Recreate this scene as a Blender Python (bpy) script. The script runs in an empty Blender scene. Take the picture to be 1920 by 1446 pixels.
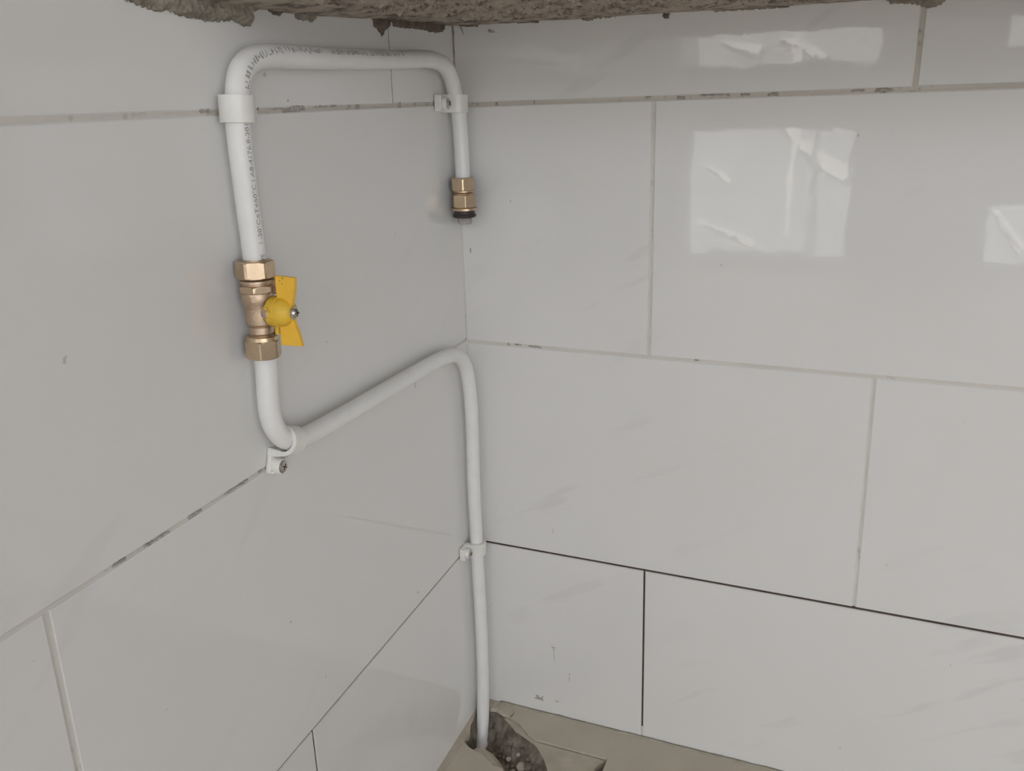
import bpy, bmesh, math, random
from mathutils import Vector, Matrix, noise
random.seed(7)
C = bpy.context.scene.collection
sc = bpy.context.scene

# ---------------------------------------------------------------- camera, sky, sun, exposure
cd = bpy.data.cameras.new('camera'); cam = bpy.data.objects.new('camera', cd); C.objects.link(cam)
Rv = Vector((0.92866257, 0.36994797, -0.02691339)); Uv = Vector((-0.09660516, 0.31127996, 0.94539528))
Fv = Vector((-0.35812467, 0.87535323, -0.32481293))
m = Matrix((Rv, Uv, -Fv)).transposed().to_4x4(); m.translation = Vector((0.4646, -0.9809, 0.8801))
cam.matrix_world = m
cd.sensor_fit = 'HORIZONTAL'; cd.sensor_width = 36; cd.lens = 29.795; cd.clip_start = 0.01
sc.camera = cam

w = bpy.data.worlds.new('sky'); sc.world = w; w.use_nodes = True
bg = w.node_tree.nodes['Background']; bg.inputs[0].default_value = (0.945, 0.985, 1.055, 1); bg.inputs[1].default_value = 3.9

sd = bpy.data.lights.new('sun', 'SUN'); sd.energy = 11; sd.angle = 0.01; sd.color = (1, 0.95, 0.88)
sun = bpy.data.objects.new('sun', sd); C.objects.link(sun)
sun.rotation_euler = Vector((0.25, -0.8, -0.75)).to_track_quat('-Z', 'Y').to_euler()      # shines from beyond the tiled wall towards the yard

vs = sc.view_settings
vs.view_transform = 'Standard'; vs.look = 'None'; vs.exposure = 0.0; vs.gamma = 1.0; vs.use_curve_mapping = False
sc.cycles.max_bounces = 10; sc.cycles.diffuse_bounces = 6; sc.cycles.glossy_bounces = 5
sc.cycles.caustics_reflective = False; sc.cycles.caustics_refractive = False

def portal(name, x0, x1, z0, z1, y, side=False):
    l = bpy.data.lights.new(name, 'AREA'); l.shape = 'RECTANGLE'; l.size = x1 - x0; l.size_y = z1 - z0
    l.cycles.is_portal = True
    o = bpy.data.objects.new(name, l); C.objects.link(o); o.location = ((x0+x1)/2, y, (z0+z1)/2)
    o.rotation_euler = Vector((0, 1, 0)).to_track_quat('-Z', 'Y').to_euler()
    if side: o.location = (y, (x0+x1)/2, (z0+z1)/2); o.rotation_euler = Vector((-1, 0, 0)).to_track_quat('-Z', 'Y').to_euler()

# ---------------------------------------------------------------- materials
def newmat(name):
    mt = bpy.data.materials.new(name); mt.use_nodes = True
    nt = mt.node_tree; b = nt.nodes['Principled BSDF']
    return mt, nt, b
def N(nt, t, **k):
    n = nt.nodes.new(t)
    for a, v in k.items():
        if a in n.inputs: n.inputs[a].default_value = v
        else: setattr(n, a, v)
    return n
def ramp(nt, fac, stops):
    r = nt.nodes.new('ShaderNodeValToRGB'); e = r.color_ramp.elements
    while len(e) < len(stops): e.new(0.5)
    for i, (p, c) in enumerate(stops): e[i].position = p; e[i].color = (*c, 1)
    nt.links.new(fac, r.inputs[0]); return r
def coords(nt, scale=(1, 1, 1), rot=(0, 0, 0)):
    tc = nt.nodes.new('ShaderNodeTexCoord'); mp = nt.nodes.new('ShaderNodeMapping')
    mp.inputs['Scale'].default_value = scale; mp.inputs['Rotation'].default_value = rot
    nt.links.new(tc.outputs['Object'], mp.inputs['Vector']); return mp.outputs[0]
def nz(nt, vec, scale, detail=3, rough=.5, dist=0):
    n = N(nt, 'ShaderNodeTexNoise'); n.inputs['Scale'].default_value = scale; n.inputs['Detail'].default_value = detail
    n.inputs['Roughness'].default_value = rough; n.inputs['Distortion'].default_value = dist
    nt.links.new(vec, n.inputs['Vector']); return n
def bump(nt, b, h, dist, strength=1.0, prev=None):
    u = nt.nodes.new('ShaderNodeBump'); u.inputs['Distance'].default_value = dist; u.inputs['Strength'].default_value = strength
    nt.links.new(h, u.inputs['Height'])
    if prev: nt.links.new(prev.outputs[0], u.inputs['Normal'])
    if b: nt.links.new(u.outputs[0], b.inputs['Normal'])
    return u
def mix(nt, fac, a, b2, blend='MIX'):
    x = nt.nodes.new('ShaderNodeMix'); x.data_type = 'RGBA'; x.blend_type = blend
    for i, v in ((0, fac), (6, a), (7, b2)):
        if hasattr(v, 'links'): nt.links.new(v, x.inputs[i])
        elif i == 0: x.inputs[0].default_value = v
        else: x.inputs[i].default_value = (*v, 1)
    return x.outputs[2]

def tile_mat(name, axis):
    mt, nt, b = newmat(name)
    c = coords(nt)
    # faint grey marble veins running down to the right
    rot = coords(nt, rot=(0, math.radians(30), 0) if axis == 'x' else (math.radians(-30), 0, 0))
    mp2 = nt.nodes.new('ShaderNodeMapping'); mp2.inputs['Scale'].default_value = (1, 1, 4.5) if axis == 'x' else (1, 1, 4.5)
    nt.links.new(rot, mp2.inputs['Vector'])
    v = nz(nt, mp2.outputs[0], 5.0, 3, .5, .15)
    vr = ramp(nt, v.outputs[0], [(0.0, (0, 0, 0)), (.60, (0, 0, 0)), (.66, (1, 1, 1)), (1, (1, 1, 1))])
    gate = nz(nt, c, 3.0, 1); gr = ramp(nt, gate.outputs[0], [(.45, (0, 0, 0)), (.62, (.30, .30, .30) if axis == 'x' else (.12, .12, .12))])
    fac = N(nt, 'ShaderNodeMath', operation='MULTIPLY'); nt.links.new(vr.outputs[0], fac.inputs[0]); nt.links.new(gr.outputs[0], fac.inputs[1])
    col = mix(nt, fac.outputs[0], (.745, .737, .722), (.52, .515, .505))
    # specks of dirt and cement smears
    d = nz(nt, c, 75, 2); dr = ramp(nt, d.outputs[0], [(.765, (0, 0, 0)), (.80, (.5, .5, .5))])
    col = mix(nt, dr.outputs[0], col, (.33, .31, .28))
    s = nz(nt, c, 6, 4); sr = ramp(nt, s.outputs[0], [(.35, (0, 0, 0)), (.75, (.10, .10, .10))])
    col = mix(nt, sr.outputs[0], col, (.62, .60, .54))
    nt.links.new(col, b.inputs['Base Color'])
    rr = ramp(nt, s.outputs[0], [(.3, (.018, .018, .018)), (.8, (.04, .04, .04))])
    nt.links.new(rr.outputs[0], b.inputs['Roughness'])
    b.inputs['IOR'].default_value = 1.52
    wv = nz(nt, c, 9, 2); fine = nz(nt, c, 42, 2)
    u = bump(nt, None, wv.outputs[0], .00022); bump(nt, b, fine.outputs[0], .00007, 1.0, u)
    return mt

def grout_mat(name, base, dark, lo, hi, scale=60, stretch=(1, 1, 1)):
    mt, nt, b = newmat(name); c = coords(nt, scale=stretch)
    a = nz(nt, c, scale, 3, .6); r = ramp(nt, a.outputs[0], [(lo, base), (hi, dark)])
    f = nz(nt, c, 14, 2); col = mix(nt, .25, r.outputs[0], ramp(nt, f.outputs[0], [(.3, (.62, .58, .50)), (.7, (.42, .38, .33))]).outputs[0], 'MIX')
    nt.links.new(col, b.inputs['Base Color']); b.inputs['Roughness'].default_value = .7
    g = nz(nt, c, 260, 3); bump(nt, b, g.outputs[0], .0006)
    return mt

def rough_mat(name, cols, scale, bscale, bdist, rough=.9, lo=.35, hi=.65, fleck=None):
    mt, nt, b = newmat(name); c = coords(nt)
    a = nz(nt, c, scale, 6, .62); st = [(lo + (hi-lo)*i/(len(cols)-1), k) for i, k in enumerate(cols)]
    col = ramp(nt, a.outputs[0], st).outputs[0]
    if fleck:
        q = nz(nt, c, fleck[0], 2); col = mix(nt, ramp(nt, q.outputs[0], [(fleck[1], (0, 0, 0)), (fleck[1]+.04, (1, 1, 1))]).outputs[0], col, fleck[2])
    nt.links.new(col, b.inputs['Base Color']); b.inputs['Roughness'].default_value = rough
    g = nz(nt, c, bscale, 5, .6); bump(nt, b, g.outputs[0], bdist)
    return mt

def plain(name, col, rough=.5, metal=0, spec=.5, coat=0, var=.0, vscale=40, bd=0, bs=200):
    mt, nt, b = newmat(name); c = coords(nt)
    a = nz(nt, c, vscale, 4, .6)
    dk = tuple(k*(1-var) for k in col); lt = tuple(min(1, k*(1+var*.5)) for k in col)
    nt.links.new(ramp(nt, a.outputs[0], [(.35, dk), (.65, lt)]).outputs[0], b.inputs['Base Color'])
    b.inputs['Roughness'].default_value = rough; b.inputs['Metallic'].default_value = metal
    b.inputs['Specular IOR Level'].default_value = spec; b.inputs['Coat Weight'].default_value = coat
    if bd: bump(nt, b, nz(nt, c, bs, 4).outputs[0], bd)
    return mt

M = {}
M['tile_r'] = tile_mat('glazed_tile_right', 'x'); M['tile_l'] = tile_mat('glazed_tile_left', 'y')
M['grout'] = grout_mat('white_grout', (.60, .57, .52), (.26, .235, .20), .56, .66, 70)
M['grout_top'] = grout_mat('dirty_grout', (.54, .51, .46), (.22, .195, .165), .58, .70, 60)
M['grout_clean'] = grout_mat('clean_grout', (.66, .64, .60), (.42, .39, .35), .60, .74, 60)
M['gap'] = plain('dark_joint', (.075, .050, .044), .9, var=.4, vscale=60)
M['adhesive'] = plain('adhesive_bed', (.07, .055, .047), .95, var=.4, vscale=80)
M['dirt'] = plain('grey_joint_dirt', (.42, .39, .35), .85, var=.3, vscale=200)
M['stain'] = plain('brown_corner_grout', (.36, .31, .25), .85, var=.35, vscale=90, bd=.0008)
M['slab'] = rough_mat('rough_concrete', [(.15, .115, .095), (.38, .325, .27), (.50, .44, .375)], 55, 240, .0020, .95, .36, .60, (150, .68, (.09, .065, .05)))
M['plaster'] = rough_mat('grey_mortar', [(.19, .165, .135), (.27, .24, .195), (.34, .305, .25)], 60, 300, .0012)
M['mortar_brown'] = rough_mat('brown_mortar', [(.12, .09, .07), (.22, .175, .14)], 90, 300, .0012)
M['pipe'] = plain('white_plastic_pipe', (.81, .805, .79), .34, var=.03, vscale=50)
M['clip'] = plain('white_plastic_clip', (.80, .79, .75), .30, var=.04, vscale=70)
M['ink'] = plain('faded_print', (.30, .29, .28), .6, var=.5, vscale=260)
M['ink2'] = plain('smudged_print', (.42, .41, .40), .6, var=.3, vscale=300)
M['steel'] = plain('galvanised_screw', (.62, .58, .52), .32, 1.0, var=.25, vscale=200)
M['steel_dark'] = plain('screw_recess', (.04, .035, .03), .7, var=.3)
M['brass'] = plain('machined_brass', (.66, .51, .35), .33, .95, var=.12, vscale=70, bd=.00012, bs=120)
M['brass_cast'] = plain('cast_brass', (.60, .46, .34), .44, .88, var=.12, vscale=90, bd=.00010, bs=700)
M['yellow'] = plain('yellow_plastic', (.90, .53, .05), .42, var=.06, vscale=40)
M['yellow_hub'] = plain('yellow_plastic_hub', (.78, .50, .05), .45, var=.06, vscale=40)
M['rubber'] = plain('black_rubber', (.05, .038, .036), .45, var=.3)
M['iron'] = plain('dark_steel_plug', (.24, .225, .215), .38, .9, var=.4, vscale=160)
M['floor_tile'] = rough_mat('beige_floor_tile', [(.47, .42, .34), (.53, .475, .385)], 14, 90, .0003, .5, .3, .7, (90, .78, (.26, .21, .15)))
M['floor_low'] = rough_mat('beige_mortar_fill', [(.42, .375, .30), (.53, .475, .385)], 30, 120, .0008, .85)
M['bed'] = rough_mat('grey_mortar_bed', [(.105, .082, .062), (.20, .168, .135), (.30, .27, .225)], 45, 260, .0016, .95)
M['olive'] = rough_mat('olive_grout', [(.34, .315, .25), (.45, .42, .34)], 50, 200, .0008, .85)
M['wall'] = plain('painted_plaster', (.82, .80, .77), .9, var=.05, vscale=5)
M['frame'] = plain('white_window_frame', (.8, .8, .8), .5, var=.03)
M['dimming'] = plain('dimming_wall_plaster', (.46, .465, .475), .9, var=.06, vscale=3)
M['ground'] = plain('yard_concrete', (.60, .58, .56), .95, var=.2, vscale=3)
M['streak'] = plain('pale_streak_board', (.85, .83, .78), .7, var=.1, vscale=8)

# ---------------------------------------------------------------- helpers
def obj(name, bm, mat, parent=None, smooth=False, autosmooth=None):
    me = bpy.data.meshes.new(name); bmesh.ops.recalc_face_normals(bm, faces=bm.faces); bm.to_mesh(me); bm.free()
    if mat: me.materials.append(mat)
    if smooth:
        for p in me.polygons: p.use_smooth = True
        if autosmooth: me.set_sharp_from_angle(angle=math.radians(autosmooth))
    o = bpy.data.objects.new(name, me); C.objects.link(o)
    if parent: o.parent = parent; o.matrix_parent_inverse = parent.matrix_world.inverted()
    return o
def tag(o, label, cat, group=None):
    o['label'] = label; o['category'] = cat
    if group: o['group'] = group
    return o
def struct(o): o['kind'] = 'structure'; return o
def empty(name, loc, rot=(0, 0, 0)):
    o = bpy.data.objects.new(name, None); C.objects.link(o); o.location = loc; o.rotation_euler = rot; o.empty_display_size = .02
    bpy.context.view_layer.update(); return o
def box(bm, a, b, bev=0):
    r = bmesh.ops.create_cube(bm, size=1); vs_ = r['verts']
    for v in vs_: v.co = Vector([(a[i]+b[i])/2 + v.co[i]*(b[i]-a[i]) for i in range(3)])
    if bev: bmesh.ops.bevel(bm, geom=list({e for v in vs_ for e in v.link_edges}), offset=bev, segments=1, affect='EDGES')
    return bm
def lathe(bm, prof, n=40, mat4=None):
    """profile [(z, r)], spun about local Z; optional radius as number; capped."""
    rings = []
    for z, r in prof:
        ring = [bm.verts.new((r*math.cos(2*math.pi*k/n), r*math.sin(2*math.pi*k/n), z)) for k in range(n)]; rings.append(ring)
    for a, b in zip(rings, rings[1:]):
        for k in range(n): bm.faces.new((a[k], a[(k+1) % n], b[(k+1) % n], b[k]))
    bm.faces.new(rings[0][::-1]); bm.faces.new(rings[-1])
    if mat4:
        for ring in rings:
            for v in ring: v.co = mat4 @ v.co
    return bm
def hexnut(bm, z0, z1, rc, ch=.0016, rot=0.0, n=6, rbase=None):
    """hex nut with chamfered ends: hexagon clipped by a cone at both ends."""
    seg = 72; rings = []
    def hr(a):
        s = 2*math.pi/n; t = (a - rot) % s - s/2
        return rc*math.cos(s/2)/math.cos(t)
    rf = rc*math.cos(math.pi/n)
    H = z1 - z0
    for zz in [0, .04, .08, .13, .2, .5, .8, .87, .92, .96, 1]:
        z = z0 + H*zz; e = min(z-z0, z1-z); lim = rf*.97 + e*1.9
        rings.append([bm.verts.new((min(hr(2*math.pi*k/seg), lim)*math.cos(2*math.pi*k/seg), min(hr(2*math.pi*k/seg), lim)*math.sin(2*math.pi*k/seg), z)) for k in range(seg)])
    for a, b in zip(rings, rings[1:]):
        for k in range(seg): bm.faces.new((a[k], a[(k+1) % seg], b[(k+1) % seg], b[k]))
    bm.faces.new(rings[0][::-1]); bm.faces.new(rings[-1])
    return bm
def smooth_path(pts, step=.002):
    P = [Vector(p) for p in pts]; P = [P[0]*2-P[1]] + P + [P[-1]*2-P[-2]]; out = []
    for i in range(1, len(P)-2):
        a, b, c, d = P[i-1:i+3]; n = max(2, int((c-b).length/step))
        # centripetal Catmull-Rom
        t0 = 0; t1 = t0+(b-a).length**.5; t2 = t1+(c-b).length**.5; t3 = t2+(d-c).length**.5
        for k in range(n):
            t = t1+(t2-t1)*k/n
            A1 = a*((t1-t)/(t1-t0))+b*((t-t0)/(t1-t0)); A2 = b*((t2-t)/(t2-t1))+c*((t-t1)/(t2-t1)); A3 = c*((t3-t)/(t3-t2))+d*((t-t2)/(t3-t2))
            B1 = A1*((t2-t)/(t2-t0))+A2*((t-t0)/(t2-t0)); B2 = A2*((t3-t)/(t3-t1))+A3*((t-t1)/(t3-t1))
            out.append(B1*((t2-t)/(t2-t1))+B2*((t-t1)/(t2-t1)))
    out.append(P[-2])
    for _ in range(8): out = [out[0]]+[(out[i-1]+out[i]*2+out[i+1])/4 for i in range(1, len(out)-1)]+[out[-1]]
    return out
def frames(path, up0):
    T = [(path[min(i+1, len(path)-1)]-path[max(i-1, 0)]).normalized() for i in range(len(path))]
    u = (up0 - T[0]*up0.dot(T[0])).normalized(); fr = []
    for t in T:
        u = (u - t*u.dot(t)).normalized(); fr.append((t, u, t.cross(u)))
    return fr
def tube(bm, path, fr, rad, n=28, cap=True):
    rings = []
    for i, p in enumerate(path):
        r = rad(i/(len(path)-1)) if callable(rad) else rad
        t, u, v = fr[i]
        rings.append([bm.verts.new(p + (u*math.cos(2*math.pi*k/n)+v*math.sin(2*math.pi*k/n))*r) for k in range(n)])
    for a, b in zip(rings, rings[1:]):
        for k in range(n): bm.faces.new((a[k], a[(k+1) % n], b[(k+1) % n], b[k]))
    if cap: bm.faces.new(rings[0][::-1]); bm.faces.new(rings[-1])
    return bm
def text_mesh(s, size, res=3):
    cu = bpy.data.curves.new('t', 'FONT'); cu.body = s; cu.size = size; cu.resolution_u = res; cu.align_x = 'LEFT'
    o = bpy.data.objects.new('t', cu); me = o.to_mesh(); bm = bmesh.new(); bm.from_mesh(me); o.to_mesh_clear()
    bpy.data.objects.remove(o); bpy.data.curves.remove(cu); return bm
def inside(p, poly):
    x, y = p; r = False; j = len(poly)-1
    for i in range(len(poly)):
        xi, yi = poly[i]; xj, yj = poly[j]
        if (yi > y) != (yj > y) and x < (xj-xi)*(y-yi)/(yj-yi)+xi: r = not r
        j = i
    return r
def edist(p, poly):
    d = 1e9; j = len(poly)-1
    for i in range(len(poly)):
        ax, ay = poly[j]; bx, by = poly[i]; dx, dy = bx-ax, by-ay
        t = max(0, min(1, ((p[0]-ax)*dx+(p[1]-ay)*dy)/(dx*dx+dy*dy+1e-12)))
        d = min(d, math.hypot(p[0]-ax-dx*t, p[1]-ay-dy*t)); j = i
    return d
def patch(name, poly, to3, mat, parent, thick=.004, cell=.0012, jag=.0015, slope=1.6, lumpy=.35):
    """crumbly lump of mortar clinging to a surface: height field over a ragged outline, closed by its back."""
    xs = [p[0] for p in poly]; ys = [p[1] for p in poly]; x0, y0 = min(xs), min(ys)
    nx = int((max(xs)-x0)/cell)+3; ny = int((max(ys)-y0)/cell)+3; H = {}
    for i in range(-1, nx):
        for j in range(-1, ny):
            p = (x0+i*cell, y0+j*cell); d = edist(p, poly)*(1 if inside(p, poly) else -1)
            d += jag*noise.noise(Vector((p[0]*300, p[1]*300, 3.1)))+jag*.5*noise.noise(Vector((p[0]*900, p[1]*900, 7)))
            if d > -cell*.5: H[i, j] = (p, max(.0, min(thick, d*slope))*(1+lumpy*noise.noise(Vector((p[0]*250, p[1]*250, 0))))+.0003*noise.noise(Vector((p[0]*900, p[1]*900, 1))))
    bm = bmesh.new(); vt = {k: bm.verts.new(to3(v[0][0], v[0][1], v[1])) for k, v in H.items()}
    vb = {k: bm.verts.new(to3(v[0][0], v[0][1], -.0003)) for k, v in H.items()}
    edge = {}
    for (i, j) in H:
        q = [(i, j), (i+1, j), (i+1, j+1), (i, j+1)]
        if all(k in H for k in q):
            bm.faces.new([vt[k] for k in q]); bm.faces.new([vb[k] for k in reversed(q)])
            for a, b in zip(q, q[1:]+q[:1]): edge[a, b] = 1
    for (a, b) in edge:
        if (b, a) not in edge: bm.faces.new((vt[b], vt[a], vb[a], vb[b]))
    bmesh.ops.delete(bm, geom=[v for v in bm.verts if not v.link_faces], context='VERTS')
    return obj(name, bm, mat, parent, smooth=True)
def prism(bm, poly, fn, a, b, bev=0):
    """polygon extruded between depth a and b; fn(u, v, depth) -> point."""
    lo = [bm.verts.new(fn(u, v, a)) for u, v in poly]; hi = [bm.verts.new(fn(u, v, b)) for u, v in poly]
    f1 = bm.faces.new(lo[::-1]); f2 = bm.faces.new(hi); n = len(poly)
    for k in range(n): bm.faces.new((lo[k], lo[(k+1) % n], hi[(k+1) % n], hi[k]))
    if bev: bmesh.ops.bevel(bm, geom=list(f2.edges), offset=bev, segments=1, affect='EDGES')
    return bm

# ---------------------------------------------------------------- the tiled walls
WR = lambda u, z, d: Vector((u, -d, z))        # right wall: face at y=0, d towards the room
WL = lambda u, z, d: Vector((d, u, z))         # left wall: face at x=0, u = y (negative)
TH = .008
bm = bmesh.new(); box(bm, (-.15, TH, -.2), (3.4, .15, 2.5)); wall_right = struct(obj('wall_right', bm, M['adhesive']))
bm = bmesh.new(); box(bm, (-.15, -1.6, -.2), (-TH, TH, 2.5)); wall_left = struct(obj('wall_left', bm, M['adhesive']))

def tile(fn, mat, parent, c, tilt=(0, 0), name='tile', bev=.0007):
    """c: corners (u, z) anticlockwise from bottom-left; tilt = slopes of the face along u and z."""
    cu = sum(p[0] for p in c)/4; cz = sum(p[1] for p in c)/4
    bm = bmesh.new()
    lo = [bm.verts.new(fn(u, z, -TH)) for u, z in c]
    hi = [bm.verts.new(fn(u, z, tilt[0]*(u-cu)+tilt[1]*(z-cz))) for u, z in c]
    bm.faces.new(lo[::-1]); f2 = bm.faces.new(hi)
    for k in range(4): bm.faces.new((lo[k], lo[(k+1) % 4], hi[(k+1) % 4], hi[k]))
    bmesh.ops.bevel(bm, geom=list(f2.edges), offset=bev, segments=2, affect='EDGES')
    return obj(name, bm, mat, parent)
def strip(fn, mat, parent, c, d=-.0009, name='grout', wob=.0005):
    """a strip of grout along a joint, its face slightly recessed and uneven."""
    (a0, a1), (b0, b1) = c       # start edge (two points), end edge (two points)
    n = 34; bm = bmesh.new(); rows = []
    for k in range(n+1):
        t = k/n; p = [Vector(a0).lerp(Vector(b0), t), Vector(a0).lerp(Vector(b0), t).lerp(Vector(a1).lerp(Vector(b1), t), .5), Vector(a1).lerp(Vector(b1), t)]
        rows.append([bm.verts.new(fn(q.x, q.y, -TH)) for q in p] + [bm.verts.new(fn(q.x, q.y, d + wob*noise.noise(Vector((q.x*120, q.y*120, i*4))) - (.0003 if i == 1 else 0))) for i, q in enumerate(p)])
    for r, s in zip(rows, rows[1:]):
        for k in (3, 4): bm.faces.new((r[k], r[k+1], s[k+1], s[k]))
        bm.faces.new((r[0], r[3], s[3], s[0])); bm.faces.new((r[5], r[2], s[2], s[5]))
    bm.faces.new([rows[0][k] for k in (0, 1, 2, 5, 4, 3)]); bm.faces.new([rows[-1][k] for k in (0, 1, 2, 5, 4, 3)])
    return obj(name, bm, mat, parent)

# joint lines: z of joint centre as a line in u, and its half width
def ln(u0, z0, u1, z1): return lambda u: z0+(z1-z0)*(u-u0)/(u1-u0)
R1, R2, R3 = ln(.087, .8703, .600, .8750), ln(.054, .5722, .644, .5712), ln(.0176, .2740, .688, .2718)
hR1, hR2, hR3 = .0027, .0022, .0015
TOP = 1.17; BOT = -.012
def row_tiles(fn, mat, parent, zlo, zhi, hlo, hhi, cuts, uend0, uend1, tilts):
    """cuts: list of (u at bottom, u at top, half width); tiles between them."""
    ed = [(uend0, uend0, 0)] + cuts + [(uend1, uend1, 0)]
    if uend0 > uend1: sgn = -1
    else: sgn = 1
    for k in range(len(ed)-1):
        a, b = ed[k], ed[k+1]
        c = [(a[0]+sgn*a[2], zlo(a[0])+hlo), (b[0]-sgn*b[2], zlo(b[0])+hlo), (b[1]-sgn*b[2], zhi(b[1])-hhi), (a[1]+sgn*a[2], zhi(a[1])-hhi)]
        tile(fn, mat, parent, c, tilts[k] if k < len(tilts) else (0, 0))
Wt = .75
cR = [[(.5060, .5046, .0024), (1.257, 1.255, .002)], [(.2452, .2430, .0020), (.994, .992, .002)],
      [(.5078, .5005, .0018), (1.257, 1.251, .002)], [(.2500, .2469, .0013), (.999, .996, .0015)]]
Z0 = lambda u: BOT; ZT = lambda u: TOP
tl = M['tile_r']
TR = [[(.002, .0), (.003, .004), (.0, .0)], [(.001, .001), (.002, -.002), (0, 0)], [(0, .001), (.001, 0), (0, 0)], [(0, 0), (0, .001), (0, 0)]]
row_tiles(WR, tl, wall_right, R1, ZT, hR1, 0, cR[0], .0006, 1.8, TR[0])
row_tiles(WR, tl, wall_right, R2, R1, hR2, hR1, cR[1], .0006, 1.8, TR[1])
row_tiles(WR, tl, wall_right, R3, R2, hR3, hR2, cR[2], .0006, 1.8, TR[2])
row_tiles(WR, tl, wall_right, Z0, R3, 0, hR3, cR[3], .0006, 1.8, TR[3])
L1, L2, L3 = ln(0, .8722, -.611, .8732), ln(0, .5745, -.688, .5712), ln(-.047, .2762, -.467, .2712)
hL1, hL2, hL3 = .0022, .0015, .0009
cL = [[(-.1524, -.1522, .0012), (-.903, -.903, .002)], [(-.76, -.76, .002), (-1.5, -1.5, .002)],
      [(-.6640, -.6563, .0024), (-1.41, -1.41, .002)], [(-.4095, -.4082, .0013), (-1.16, -1.16, .0013)]]
tl = M['tile_l']
row_tiles(WL, tl, wall_left, L1, ZT, hL1, 0, cL[0], -.0006, -1.6, [(.002, .001)])
row_tiles(WL, tl, wall_left, L2, L1, hL2, hL1, cL[1], -.0006, -1.6, [])
row_tiles(WL, tl, wall_left, L3, L2, hL3, hL2, cL[2], -.0006, -1.6, [])
row_tiles(WL, tl, wall_left, Z0, L3, 0, hL3, cL[3], -.0006, -1.6, [])
# grout in the joints (the lowest joints stand open and dark)
def hstrip(fn, par, Z, h, u0, u1, mat, d=-.0009): strip(fn, M[mat], par, (((u0, Z(u0)-h), (u0, Z(u0)+h)), ((u1, Z(u1)-h), (u1, Z(u1)+h))), d)
def vstrip(fn, par, cut, z0, z1, mat, d=-.0009): strip(fn, M[mat], par, (((cut[0]-cut[2], z0), (cut[0]+cut[2], z0)), ((cut[1]-cut[2], z1), (cut[1]+cut[2], z1))), d)
hstrip(WR, wall_right, R1, hR1, .001, .76, 'grout_top'); hstrip(WR, wall_right, R2, hR2, .001, .76, 'grout_clean')
vstrip(WR, wall_right, cR[0][0], R1(.505)+hR1, 1.16, 'grout_top'); vstrip(WR, wall_right, cR[1][0], R2(.245)+hR2, R1(.245)-hR1, 'grout_clean')
vstrip(WR, wall_right, cR[2][0], R3(.505)+hR3+.001, R2(.505)-hR2, 'grout_clean')
vstrip(WR, wall_right, (.2500, .2500, .0013), .0005, .0175, 'grout_clean')
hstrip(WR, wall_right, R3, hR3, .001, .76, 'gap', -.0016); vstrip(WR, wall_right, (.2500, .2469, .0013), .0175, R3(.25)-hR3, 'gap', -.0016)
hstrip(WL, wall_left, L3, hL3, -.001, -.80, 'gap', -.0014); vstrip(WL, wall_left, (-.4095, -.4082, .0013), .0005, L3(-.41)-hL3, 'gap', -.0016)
hstrip(WL, wall_left, L1, hL1, -.001, -.44, 'grout_top'); hstrip(WL, wall_left, L1, hL1, -.44, -.80, 'grout_clean'); hstrip(WL, wall_left, L2, hL2, -.001, -.80, 'grout_clean')
vstrip(WL, wall_left, cL[0][0], L1(-.15)+hL1, 1.16, 'stain'); vstrip(WL, wall_left, cL[2][0], L3(-.66)+hL3, L2(-.66)-hL2, 'grout_clean')
# ragged bead of grout up the corner, browner near the slab
def bead(z0, z1, mat, r0, seed):
    bm = bmesh.new(); n = int((z1-z0)/.0025); rows = []
    for k in range(n+1):
        z = z0+(z1-z0)*k/n; r = r0*(1+.7*noise.noise(Vector((z*110, seed, 0)))); q = r*(.8+.6*noise.noise(Vector((z*160, seed, 5))))
        rows.append([bm.verts.new(v) for v in ((-.0005, .0005, z), (r, .0005, z), (r*.9, -.0003, z), (q*.42, -q*.42, z), (.0003, -q*.9, z), (-.0005, -q, z))])
    for a, b in zip(rows, rows[1:]):
        for k in range(6): bm.faces.new((a[k], a[(k+1) % 6], b[(k+1) % 6], b[k]))
    bm.faces.new(rows[0]); bm.faces.new(rows[-1][::-1])
    return obj('corner_grout', bm, M[mat], wall_right, smooth=True)
bead(.0, .575, 'grout_clean', .0022, 2); bead(.575, .90, 'grout_clean', .0016, 4); bead(.90, .97, 'stain', .0016, 9)

# cement smears left on the tiles
def mark(fn, par, pts, mat='dirt', th=.0006, cell=.0004, jag=.0012): return patch('cement_smear', pts, fn, M[mat], par, thick=th, cell=cell, jag=jag, slope=.8)
mark(WR, wall_right, [(.086, .0215), (.0995, .0205), (.0985, .0275), (.094, .0255), (.089, .0285)], jag=.0025)
mark(WR, wall_right, [(.117, .0245), (.125, .0245), (.125, .0262), (.117, .026)], 'olive', jag=.002)
mark(WR, wall_right, [(.1176, .094), (.1184, .094), (.1168, .118), (.1225, .119), (.112, .1205), (.1160, .117)], 'olive', jag=.0006)
mark(WR, wall_right, [(.1398, .066), (.1406, .066), (.1413, .081), (.1403, .081)], 'olive', jag=.0006)
mark(WR, wall_right, [(.1172, .306), (.1180, .306), (.1188, .313), (.1182, .313)], 'olive', jag=.0005)
mark(WR, wall_right, [(.0105, .6905), (.0122, .6905), (.012, .696), (.0105, .696)], 'olive', jag=.001)
mark(WR, wall_right, [(.0675, .755), (.0690, .755), (.0690, .7568), (.0675, .7568)], 'olive', jag=.0006)
mark(WR, wall_right, [(.0445, .950), (.0515, .949), (.0565, .9485), (.052, .9515), (.046, .9525)], jag=.0015)
mark(WR, wall_right, [(.0098, .9570), (.0111, .9550), (.0140, .9475), (.0152, .9470), (.0128, .9545), (.0112, .9575)], jag=.0004)
mark(WL, wall_left, [(-.1472, .555), (-.1460, .555), (-.1458, .563), (-.1470, .563)], jag=.0004)
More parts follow.
